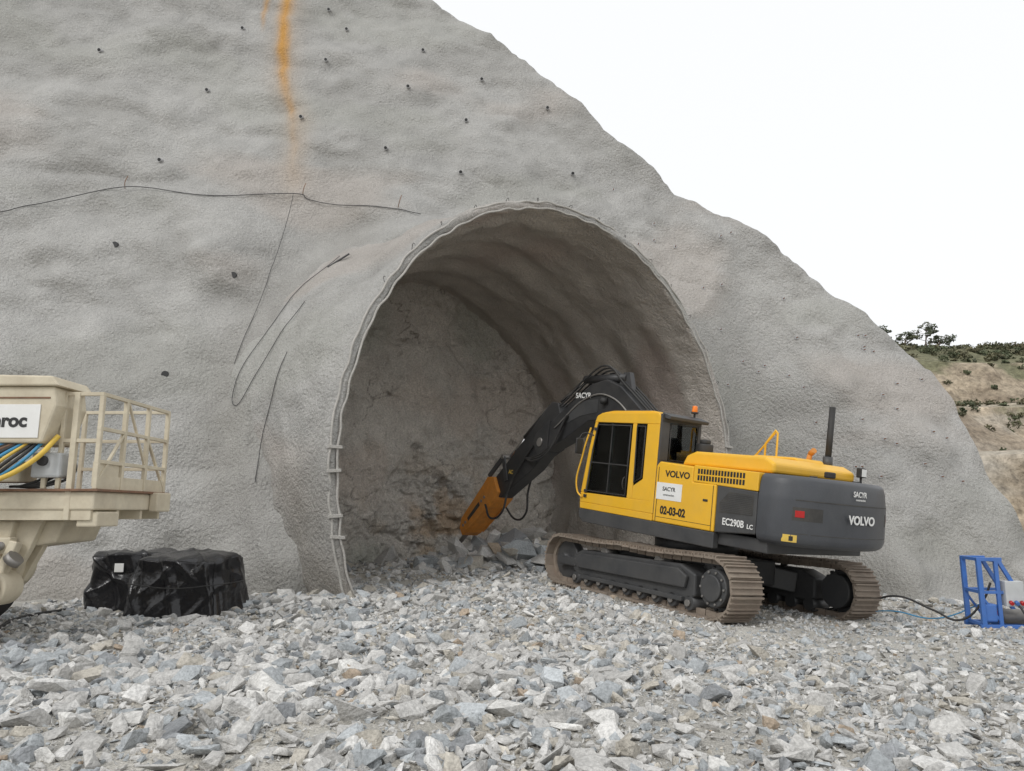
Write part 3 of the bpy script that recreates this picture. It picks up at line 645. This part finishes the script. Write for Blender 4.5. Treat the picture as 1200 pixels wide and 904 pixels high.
for s in(-1,1):
    prism('breaker_side_plate',[bp2(.35,-.32),bp2(.35,.33),bp2(.8,.3),bp2(1.7,.24),bp2(1.95,.05),bp2(1.7,-.22),bp2(.8,-.29)],s*.25,s*.295,M['orange'],up,.01)
    prism('breaker_slot',[bp2(.75,-.05),bp2(.75,.07),bp2(1.45,.05),bp2(1.45,-.05)],s*.295,s*.299,M['mesh'],up,0)
    for q in(.45,.62,1.58,1.72):
        a=bp2(q,.0);cyl('breaker_bolt',(a[0],s*.29,a[1]),(a[0],s*.32,a[1]),.04,M['steel'],up,6)
a,b_=bp2(1.95,0),bp2(2.75,0);cyl('breaker_chisel',(a[0],0,a[1]),(b_[0],0,b_[1]),.08,M['steel'],up,16,r1=.05)
for k in range(4):
    o=(k-1.5)*.1
    tube('boom_hose',[(1.6,o,3.2),(2.5,o,3.85),(3.1,o+.02,4.15+.04*k),(3.8,o,3.9+.04*k),(4.6,o,3.42),(5.2,o,3.12)],.022,M['black'],up)
for k in range(3):
    tube('stick_hose',[(4.2,.26+.03*k,3.1),(4.7,.35+.04*k,2.35-.1*k),(5.3,.34+.03*k,2.05-.05*k),(5.8,.24,2.0)],.022,M['black'],up)
for s in(-1,1):
    tube('breaker_line',[(5.2,s*.22,2.7),(6.0,s*.26,1.75),(6.3,s*.32,1.15),(6.4,s*.38,.55),(6.85,s*.4,.35),(7.3,s*.32,.65)],.028,M['black'],up)
    tube('boom_pipe',[(.8,s*.26,1.9),(1.9,s*.26,2.95),(2.8,s*.26,3.55),(3.5,s*.26,3.55),(4.7,s*.26,2.8)],.02,M['steel'],up)
text('boom_lettering','SACYR',(3.75,.243,3.58),.18,M['white'],up,'L',.003)
text('stick_sticker','AC',(6.45,.194,1.6),.14,M['yhose'],up,'L',.005)
cyl('work_lamp',(2.9,.25,3.45),(3.0,.36,3.45),.07,M['black'],up)

# ---------------------------------------------------------------- drilling rig platform
rg=empty('drilling_rig',Matrix.Translation((0,0,0)))
CR=M['cream']
box('platform_deck',-6.75,-4.98,8.95,10.75,1.62,1.84,CR,rg,.02)
box('deck_plate',-6.8,-4.93,8.9,10.8,1.84,1.87,M['rust'],rg,.004)
for yy in(9.0,9.6,10.2,10.7): box('deck_rib',-6.7,-5.02,yy-.03,yy+.03,1.5,1.62,CR,rg,.006)
prism('deck_support',[(-6.9,1.5),(-5.5,1.5),(-5.6,1.22),(-6.9,1.05)],9.3,10.2,CR,rg,.03)
def post(x,y,z0=1.87,z1=3.02,w=.055): return box('rail_post',x-w/2,x+w/2,y-w/2,y+w/2,z0,z1,CR,rg,.008)
for yy in(8.98,9.55,10.15,10.72): post(-5.0,yy)
for xx in(-6.2,-5.62): post(xx,8.98);post(xx,10.72)
for zz in(3.02,2.6,2.2):
    beam('rail_side',(-5.0,8.95,zz),(-5.0,10.75,zz),.045,.045,CR,rg);beam('rail_back',(-6.7,10.72,zz),(-4.98,10.72,zz),.045,.045,CR,rg)
for zz in(3.02,2.45): beam('rail_front',(-5.75,8.98,zz),(-4.98,8.98,zz),.045,.045,CR,rg)
beam('toe_board',(-5.0,8.96,1.95),(-5.0,10.74,1.95),.02,.16,CR,rg)
beam('brace',(-5.0,9.0,1.95),(-5.0,9.55,2.6),.035,.035,CR,rg);beam('brace',(-5.0,10.7,1.95),(-5.0,10.15,2.6),.035,.035,CR,rg)
beam('brace',(-5.0,9.6,3.0),(-5.0,10.15,2.2),.03,.03,CR,rg)
box('gate_panel',-5.06,-5.0,8.99,9.5,1.9,2.2,CR,rg,.01)
post(-5.3,8.98,1.5,3.04,.07);post(-5.45,8.98,1.87,3.04,.05)
box('bracket',-5.2,-4.95,9.0,9.5,1.42,1.6,CR,rg,.02);box('hook_box',-4.98,-4.86,10.3,10.7,1.6,1.86,CR,rg,.02)
prism('control_cabinet',[(-7.4,2.40),(-5.55,2.40),(-5.42,2.85),(-5.46,3.08),(-7.4,3.08)],8.75,9.4,CR,rg,.03)
prism('cabinet_lid',[(-7.4,3.08),(-5.38,3.08),(-5.48,3.2),(-7.4,3.24)],8.7,9.45,CR,rg,.02)
box('cabinet_trim',-7.4,-5.5,8.742,8.75,2.93,2.95,M['rust'],rg,0)
box('name_plate',-6.5,-5.6,8.738,8.748,2.46,2.86,M['white'],rg,.003)
text('name_lettering','Minroc',(-6.06,8.735,2.66),.22,M['blacktxt'],rg,'F',.008)
box('valve_block',-5.75,-5.4,8.9,9.2,2.0,2.3,M['ltgrey'],rg,.03);box('manifold',-6.4,-5.9,8.95,9.3,1.95,2.2,CR,rg,.02)
cyl('gauge',(-5.6,8.86,2.2),(-5.6,8.95,2.2),.06,M['black'],rg)
for k in range(9):
    mm=[M['bluehose'],M['black'],M['black'],M['yhose'],M['bluehose'],M['black'],M['rust'],M['black'],M['bluehose']][k]
    tube('hose',[(-5.6-.05*k,8.85,2.42),(-5.72-.07*k,8.72-.02*k,2.2),(-6.05-.08*k,8.70,1.98-.02*k),(-6.8,8.8,1.88-.05*k)],.02,mm,rg)
tube('hose_yellow',[(-5.45,8.9,2.5),(-5.6,8.72,2.2),(-6.0,8.66,1.95),(-7,8.8,1.75)],.03,M['yhose'],rg)
for k in range(4): tube('loop_under_cabinet',[(-5.5-.1*k,9.3,2.3),(-5.35-.1*k,9.1,2.05),(-5.55-.1*k,9.0,1.92),(-6.1,9.1,1.9)],.016,M['black'],rg)
cyl('knuckle',(-6.35,9.0,.95),(-6.35,9.7,.95),.32,CR,rg,32,bevel=.03);cyl('knuckle_cap',(-6.35,8.93,.95),(-6.35,9.0,.95),.22,M['rust'],rg,24,bevel=.02)
for i in range(8):
    a=i*math.pi/4;cyl('knuckle_bolt',(-6.35+.27*math.cos(a),8.97,.95+.27*math.sin(a)),(-6.35+.27*math.cos(a),9.0,.95+.27*math.sin(a)),.025,M['steel'],rg,6)
prism('boom_arm',[(-7.6,.5),(-6.4,.62),(-6.1,.9),(-6.0,1.5),(-6.6,1.5),(-6.7,1.15),(-7.6,.95)],9.1,9.6,CR,rg,.03)
prism('gusset',[(-6.15,1.5),(-5.72,1.5),(-5.85,1.15),(-6.05,.75),(-6.12,.75)],9.2,9.3,CR,rg,.01);prism('gusset_far',[(-6.15,1.5),(-5.72,1.5),(-5.85,1.15),(-6.05,.75),(-6.12,.75)],9.45,9.55,CR,rg,.01)
cyl('lift_cylinder',(-7.4,9.0,.4),(-6.5,8.95,.72),.09,M['steel'],rg);cyl('lift_rod',(-6.5,8.95,.72),(-6.05,8.95,1.2),.045,M['chrome'],rg)
box('pin_block',-6.25,-5.95,8.98,9.12,1.1,1.3,CR,rg,.02);cyl('pin',(-6.05,8.9,1.2),(-6.05,9.6,1.2),.05,M['steel'],rg)
# lower knuckle casting seen under the deck
cyl('lower_knuckle',(-6.02,8.8,.72),(-6.02,9.15,.72),.2,CR,rg,28,bevel=.03);cyl('lower_knuckle_ring',(-6.02,8.76,.72),(-6.02,8.8,.72),.14,M['rust'],rg,24)
cyl('lower_tube',(-6.9,8.95,.62),(-6.02,8.95,.66),.13,CR,rg,24);cyl('end_cap',(-5.86,8.9,1.02),(-5.8,8.9,1.08),.1,M['steel'],rg,16)
beam('tie_arm',(-6.02,8.9,.72),(-5.88,9.0,1.25),.1,.14,CR,rg,.02)
tube('arm_hose',[(-7.2,8.9,1.45),(-6.6,8.85,1.35),(-6.2,8.85,1.05),(-6.5,8.85,.7),(-7.2,8.9,.6)],.03,M['yhose'],rg)
for k in range(3): tube('loop_hose',[(-7,8.9,1.5-.05*k),(-6.3,8.8,1.42),(-5.95,8.75,1.1-.06*k),(-6.1,8.7,.6-.05*k),(-6.9,8.8,.35)],.02,M['black'],rg)
prism('carrier_body',[(-12.5,.55),(-7.4,.55),(-7.15,.8),(-7.15,1.2),(-8.2,1.6),(-12.5,1.7)],8.9,11.0,CR,rg,.05)
for xx in(-7.85,-11.0):
    for yy in(8.65,10.95):
        cyl('tyre',(xx,yy,.58),(xx,yy+.4,.58),.6,M['black'],rg,36,bevel=.06);cyl('wheel_hub',(xx,yy-.01,.58),(xx,yy+.41,.58),.3,CR,rg,24)
prism('stabiliser_leg',[(-7.0,.3),(-6.75,.3),(-6.75,1.1),(-7.0,1.1)],8.9,9.15,CR,rg,.02);cyl('stabiliser_foot',(-6.87,9.02,.02),(-6.87,9.02,.12),.28,M['black'],rg,24)
hp=[(-9,8.3),(-7.2,8.5),(-6.9,10.0),(-7.3,11.5),(-7.2,12.6)]
tube('ground_hose',[(a,b_,float(gh(a,b_))+.04) for a,b_ in hp],.025,M['black'])

# ---------------------------------------------------------------- tarp bundle
def bundle(name,cx,cy,w,dp,h,rot,seed,parent):
    N=70;V=[];F=[]
    def face(o,u,v):
        o=np.array(o,float);u=np.array(u,float);v=np.array(v,float);b0=len(V)
        for i in range(N+1):
            for j in range(N+1): V.append(o+u*i/N+v*j/N)
        for i in range(N):
            for j in range(N): a=b0+i*(N+1)+j;F.append((a,a+N+1,a+N+2,a+1))
    face((-1,-1,0),(2,0,0),(0,0,1));face((1,1,0),(-2,0,0),(0,0,1));face((-1,1,0),(0,-2,0),(0,0,1));face((1,-1,0),(0,2,0),(0,0,1));face((-1,-1,1),(2,0,0),(0,2,0))
    P=np.array(V);x,y,z=P.T.copy()
    rr=(np.abs(x)**8+np.abs(y)**8)**(1/8);rr=np.maximum(rr,1e-6);mxy=np.maximum(np.abs(x),np.abs(y));k=np.where(mxy>.5,mxy/rr,1);x=x*k;y=y*k
    flare=1+.15*(1-z)**2.0-.07*z**4
    px,py,pz=x*w/2*flare,y*dp/2*flare,z*h
    top=sst(z,.9,1);pz=pz-.09*h*(mxy**6)*top+.05*fbm(px*1.3,py*1.3,0,2,seed)*z
    def ridge(v): return np.clip(1-np.abs(v)*2.6,-.3,1)
    # long folds hanging from the top corners, a few diagonal creases
    q=px*1.0+py*.8
    f1=ridge(fbm(q*2.6+.5*pz,pz*.35,0*q,2,seed+3))
    f2=ridge(fbm((px+.9*pz)*1.5,(py-pz*.5)*1.5,pz*.6,2,seed+8));f4=ridge(fbm((px-.8*pz)*1.9,(py+pz*.7)*1.9,pz*.5,2,seed+18))
    disp=.05*f1+.045*f2+.035*f4
    l=np.hypot(x,y)+1e-6;side=sst(mxy,.75,.98)
    px=px+x/l*disp*side;py=py+y/l*disp*side;pz=pz+disp*.5*sst(z,.5,1)
    c_,s_=math.cos(rot),math.sin(rot);wx=px*c_-py*s_+cx;wy=px*s_+py*c_+cy
    o=mobj(name,np.stack([wx,wy,pz+float(gh(cx,cy))-.02],-1),F,M['tarp'],parent,0,True)
    bm=bmesh.new();bm.from_mesh(o.data);bmesh.ops.remove_doubles(bm,verts=bm.verts,dist=.004);bm.to_mesh(o.data);bm.free();return o
tp=empty('tarp_covered_bundle')
bundle('tarp_front',-5.22,12.45,1.45,1.15,1.0,-.12,401,tp);bundle('tarp_rear',-6.45,13.15,1.25,.9,.97,.2,431,tp)
tube('tie_cord',[(-5.95,11.84,.5),(-5.2,11.74,.44),(-4.5,11.78,.5),(-4.36,12.4,.5)],.008,M['black'],tp)
box('pallet',-5.8,-4.65,12.0,12.95,-.02,.09,M['wood'],tp,.01)
box('label',-6.55,-6.40,12.56,12.566,.62,.76,M['white'],tp,.002)

# ---------------------------------------------------------------- blue stand
bl=empty('blue_steel_stand',Matrix.Translation((6.58,10.75,float(gh(6.62,10.75))-.02))@Matrix.Rotation(-.15,4,'Z'))
B=M['blue']
for yy in(0,.5):
    beam('post',(0,yy,0),(0,yy,.95),.06,.06,B,bl);beam('post_inner',(.22,yy,0),(.22,yy,.93),.05,.05,B,bl);beam('top',(-.03,yy,.95),(.3,yy,.95),.05,.05,B,bl)
    beam('diagonal',(.26,yy,.93),(.68,yy,.1),.05,.05,B,bl);beam('skid',(-.05,yy,.03),(.76,yy,.03),.07,.07,B,bl);beam('mid',(0,yy,.5),(.45,yy,.5),.04,.04,B,bl);beam('low_brace',(.0,yy,.45),(.22,yy,.1),.03,.03,B,bl)
for xx,zz in((0,.95),(.26,.93),(0,.5),(.22,.3),(.72,.06),(0,.06)): beam('cross',(xx,0,zz),(xx,.5,zz),.045,.045,B,bl)
box('switch_box',.28,.52,-.08,.08,.32,.66,M['ltgrey'],bl,.01);box('switch_box_side',.54,.66,-.04,.1,.28,.5,M['white'],bl,.01)
for k,mm in enumerate((M['red'],B,M['red'])): cyl('socket',(.33+.07*k,-.08,.38),(.33+.07*k,-.13,.36),.026,mm,bl,12)
box('control_box',.02,.18,-.02,.1,.1,.34,B,bl,.02)
cyl('pump',(.3,.25,.15),(.65,.25,.15),.1,M['steel'],bl,20);cyl('pump_end',(.22,.25,.15),(.3,.25,.15),.07,M['red'],bl)
tube('stand_cable',[(.42,-.1,.34),(.5,-.22,.2),(.65,-.15,.3),(.75,0,.1),(1.1,-.1,.04)],.015,M['black'],bl)
tube('cable',[(4.9,12.6,.0),(5.6,12.4,.12),(6.0,12.0,.3),(6.3,11.5,.15),(6.5,11.2,.05),(6.75,11.0,.35),(6.85,10.95,.6)],.016,M['black'])
tube('cable',[(5.4,12.8,-.1),(6.0,12.2,.05),(6.4,11.6,.02),(6.9,11.2,.3)],.010,M['bluehose'])

# ---------------------------------------------------------------- quarry hill background
hx=np.linspace(14,190,340);tt=np.linspace(0,1,170)
pr=np.array([(44,-2),(48,-.8),(50,.2),(52.5,5.3),(57,6.0),(60,10.3),(65,11.2),(69,15.9),(78,19.2),(95,22.0),(140,25.5),(220,27)])
pa=np.r_[0,np.cumsum(np.hypot(*np.diff(pr,axis=0).T))];pa_n=pa/pa[-1]
tt=np.r_[np.linspace(0,pa_n[8],150),np.linspace(pa_n[8],1,31)[1:]]
HY=np.interp(tt,pa_n,pr[:,0]);HZ=np.interp(tt,pa_n,pr[:,1])
HX_,HY_=np.meshgrid(hx,HY,indexing='ij');HZ_=np.broadcast_to(HZ,HX_.shape).copy()
wob=2.5*fbm(HX_/16,HZ_/8,0,3,501)+1.1*fbm(HX_/3,HZ_/5,0,4,503)+.7*np.abs(fbm(HX_/1.4,HZ_/5,0,3,504))
HY2=HY_+wob+.12*(HX_-45);HZ2=HZ_+.45*fbm(HX_/6,HY_/6,0,4,505)*sst(HZ_,0,3)
band_=fbm(HX_/25,HZ_/1.0+.03*HX_,0,4,507)
c=np.array([.35,.29,.215])*(1+.28*band_+.22*fbm(HX_/1.5,HZ_/4,HY_/2,4,509))[...,None]
c=mixc(c,sst(fbm(HX_/10,HZ_/3,2,4,511),.0,.5)*.6,(.40,.375,.33))
c=mixc(c,sst(fbm(HX_/6,HZ_/2,6,4,517),.15,.5)*.6,(.22,.175,.13))
bench=(np.gradient(HZ_,axis=1)/np.maximum(np.gradient(HY_,axis=1),1e-3)<.35)
c=mixc(c,bench*.5*(HZ_<17),(.43,.39,.32))
veg=sst(fbm(HX_/4,HY_/3,HZ_/3,4,513)+sst(HZ_,14.5,18)*1.4,.4,.8)
c=mixc(c,veg*.85,(.13,.135,.075))
hill=npmesh('quarry_hill',np.stack([HX_,HY2,HZ2],-1).reshape(-1,3),gridfaces(*HX_.shape),M['hill'],c.reshape(-1,3))
bh=bvh_of(hill)
def leaves(name,centers,rad,npc,size,cols,parent=None,flat=.7):
    V=[];Cc=[]
    for (cx,cy,cz),r_,col in zip(centers,rad,cols):
        k=int(npc*max(.4,r_));d=rng.normal(0,1,(k,3));d/=np.linalg.norm(d,axis=1)[:,None];rr=rng.uniform(.35,1.1,(k,1))**.6
        p=d*rr*r_*np.array([1,1,flat])+np.array([cx,cy,cz]);
        a=rng.normal(0,1,(k,3));a/=np.linalg.norm(a,axis=1)[:,None];b_=np.cross(a,rng.normal(0,1,(k,3)));b_/=np.linalg.norm(b_,axis=1)[:,None]
        s=size*rng.uniform(.5,1.4,(k,1))
        V.append(np.stack([p-a*s-b_*s*.5,p+a*s-b_*s*.5,p+a*s+b_*s*.5,p-a*s+b_*s*.5],1).reshape(-1,3))
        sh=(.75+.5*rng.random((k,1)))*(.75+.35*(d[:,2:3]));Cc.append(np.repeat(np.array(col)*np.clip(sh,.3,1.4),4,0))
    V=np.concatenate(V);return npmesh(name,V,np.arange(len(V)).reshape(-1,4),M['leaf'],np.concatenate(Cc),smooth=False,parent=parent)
cs=[];rs=[];cl=[]
for i in range(1300):
    x=random.uniform(30,100);t=random.random()
    y=random.uniform(74,100) if t<.75 else random.uniform(55,74)
    h=bh.ray_cast(Vector((x,y,60)),Vector((0,0,-1)))
    if h[0] is None: continue
    r_=random.uniform(.25,.8)*(1.2 if t<.75 else .8);cs.append((x,y,h[0].z+r_*.25));rs.append(r_);cl.append(random.choice([(.11,.125,.07),(.14,.14,.085),(.16,.15,.09),(.09,.105,.06)]))
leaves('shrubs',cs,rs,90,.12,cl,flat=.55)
def tree(x,y,h,seed):
    g=bh.ray_cast(Vector((x,y,60)),Vector((0,0,-1)));z=g[0].z if g[0] else 18
    e=empty('tree',Matrix.Translation((x,y,z-.1)));rs_=random.Random(seed)
    cyl('trunk',(0,0,0),(.2,0,h*.75),.11,M['bark'],e,10,r1=.03);cs=[];rr=[];cl=[]
    for i in range(16):
        a=rs_.uniform(0,6.28);zz=h*rs_.uniform(.3,.95);L_=rs_.uniform(.5,1.9)*(1.2-.6*zz/h)
        q=(.2*zz/h+math.cos(a)*L_,math.sin(a)*L_,zz+.2);cyl('limb',(.2*zz/h,0,zz-.3),q,.03,M['bark'],e,6,r1=.012);cs.append(q);rr.append(rs_.uniform(.25,.55));cl.append(rs_.choice([(.12,.14,.09),(.15,.16,.10),(.10,.12,.07)]))
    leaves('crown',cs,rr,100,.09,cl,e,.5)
tree(45.6,80,2.8,1);tree(39.9,80,1.8,2);tree(48.2,82,1.7,4);tree(43.8,81,1.6,6)
rd=npmesh('road',[(15,27,-.06),(120,30,-.06),(120,37,-.06),(15,34,-.06)],[(0,1,2,3)],M['asphalt'],None,False)
lp=empty('street_lamp',Matrix.Translation((27.6,40,-.3)));cyl('pole',(0,0,0),(0,0,2.9),.05,M['gsteel'],lp,10);tube('arm',[(0,0,2.85),(.1,0,3.0),(.45,0,3.05)],.03,M['gsteel'],lp);box('lamp_head',.35,.75,-.1,.1,3.0,3.08,M['gsteel'],lp,.02)

# ---------------------------------------------------------------- light, world, camera
w=bpy.data.worlds.new('World');sc.world=w;w.use_nodes=True;nt=w.node_tree;N=nt.nodes.new;L=nt.links.new
bg=nt.nodes['Background'];sk=N('ShaderNodeTexSky');sk.sky_type='NISHITA';sk.sun_disc=False;sk.sun_elevation=math.radians(48);sk.sun_rotation=math.radians(215);sk.air_density=1;sk.dust_density=4
hs=N('ShaderNodeHueSaturation');hs.inputs['Saturation'].default_value=.25;L(sk.outputs[0],hs.inputs['Color'])
mx=N('ShaderNodeMix');mx.data_type='RGBA';mx.inputs[0].default_value=.88;L(hs.outputs[0],mx.inputs[6]);mx.inputs[7].default_value=(10.8,10.95,11.1,1)
L(mx.outputs[2],bg.inputs[0]);bg.inputs[1].default_value=.1
sl=bpy.data.lights.new('sun','SUN');sl.energy=1.1;sl.angle=math.radians(14);sl.color=(1,.985,.96);so=bpy.data.objects.new('sun',sl);COL.objects.link(so)
az=math.radians(215);el=math.radians(42);dirv=Vector((math.sin(az)*math.cos(el),math.cos(az)*math.cos(el),math.sin(el)))
sk.sun_elevation=el
so.rotation_euler=dirv.to_track_quat('Z','Y').to_euler()
cd=bpy.data.cameras.new('camera');co=bpy.data.objects.new('camera',cd);COL.objects.link(co);co.location=(0,0,1.6);co.rotation_euler=(math.radians(99.65),0,0);cd.lens=26.1;cd.sensor_width=36;cd.clip_end=3000;cd.clip_start=.05
sc.camera=co
sc.view_settings.view_transform='Standard';sc.view_settings.look='None';sc.view_settings.exposure=0
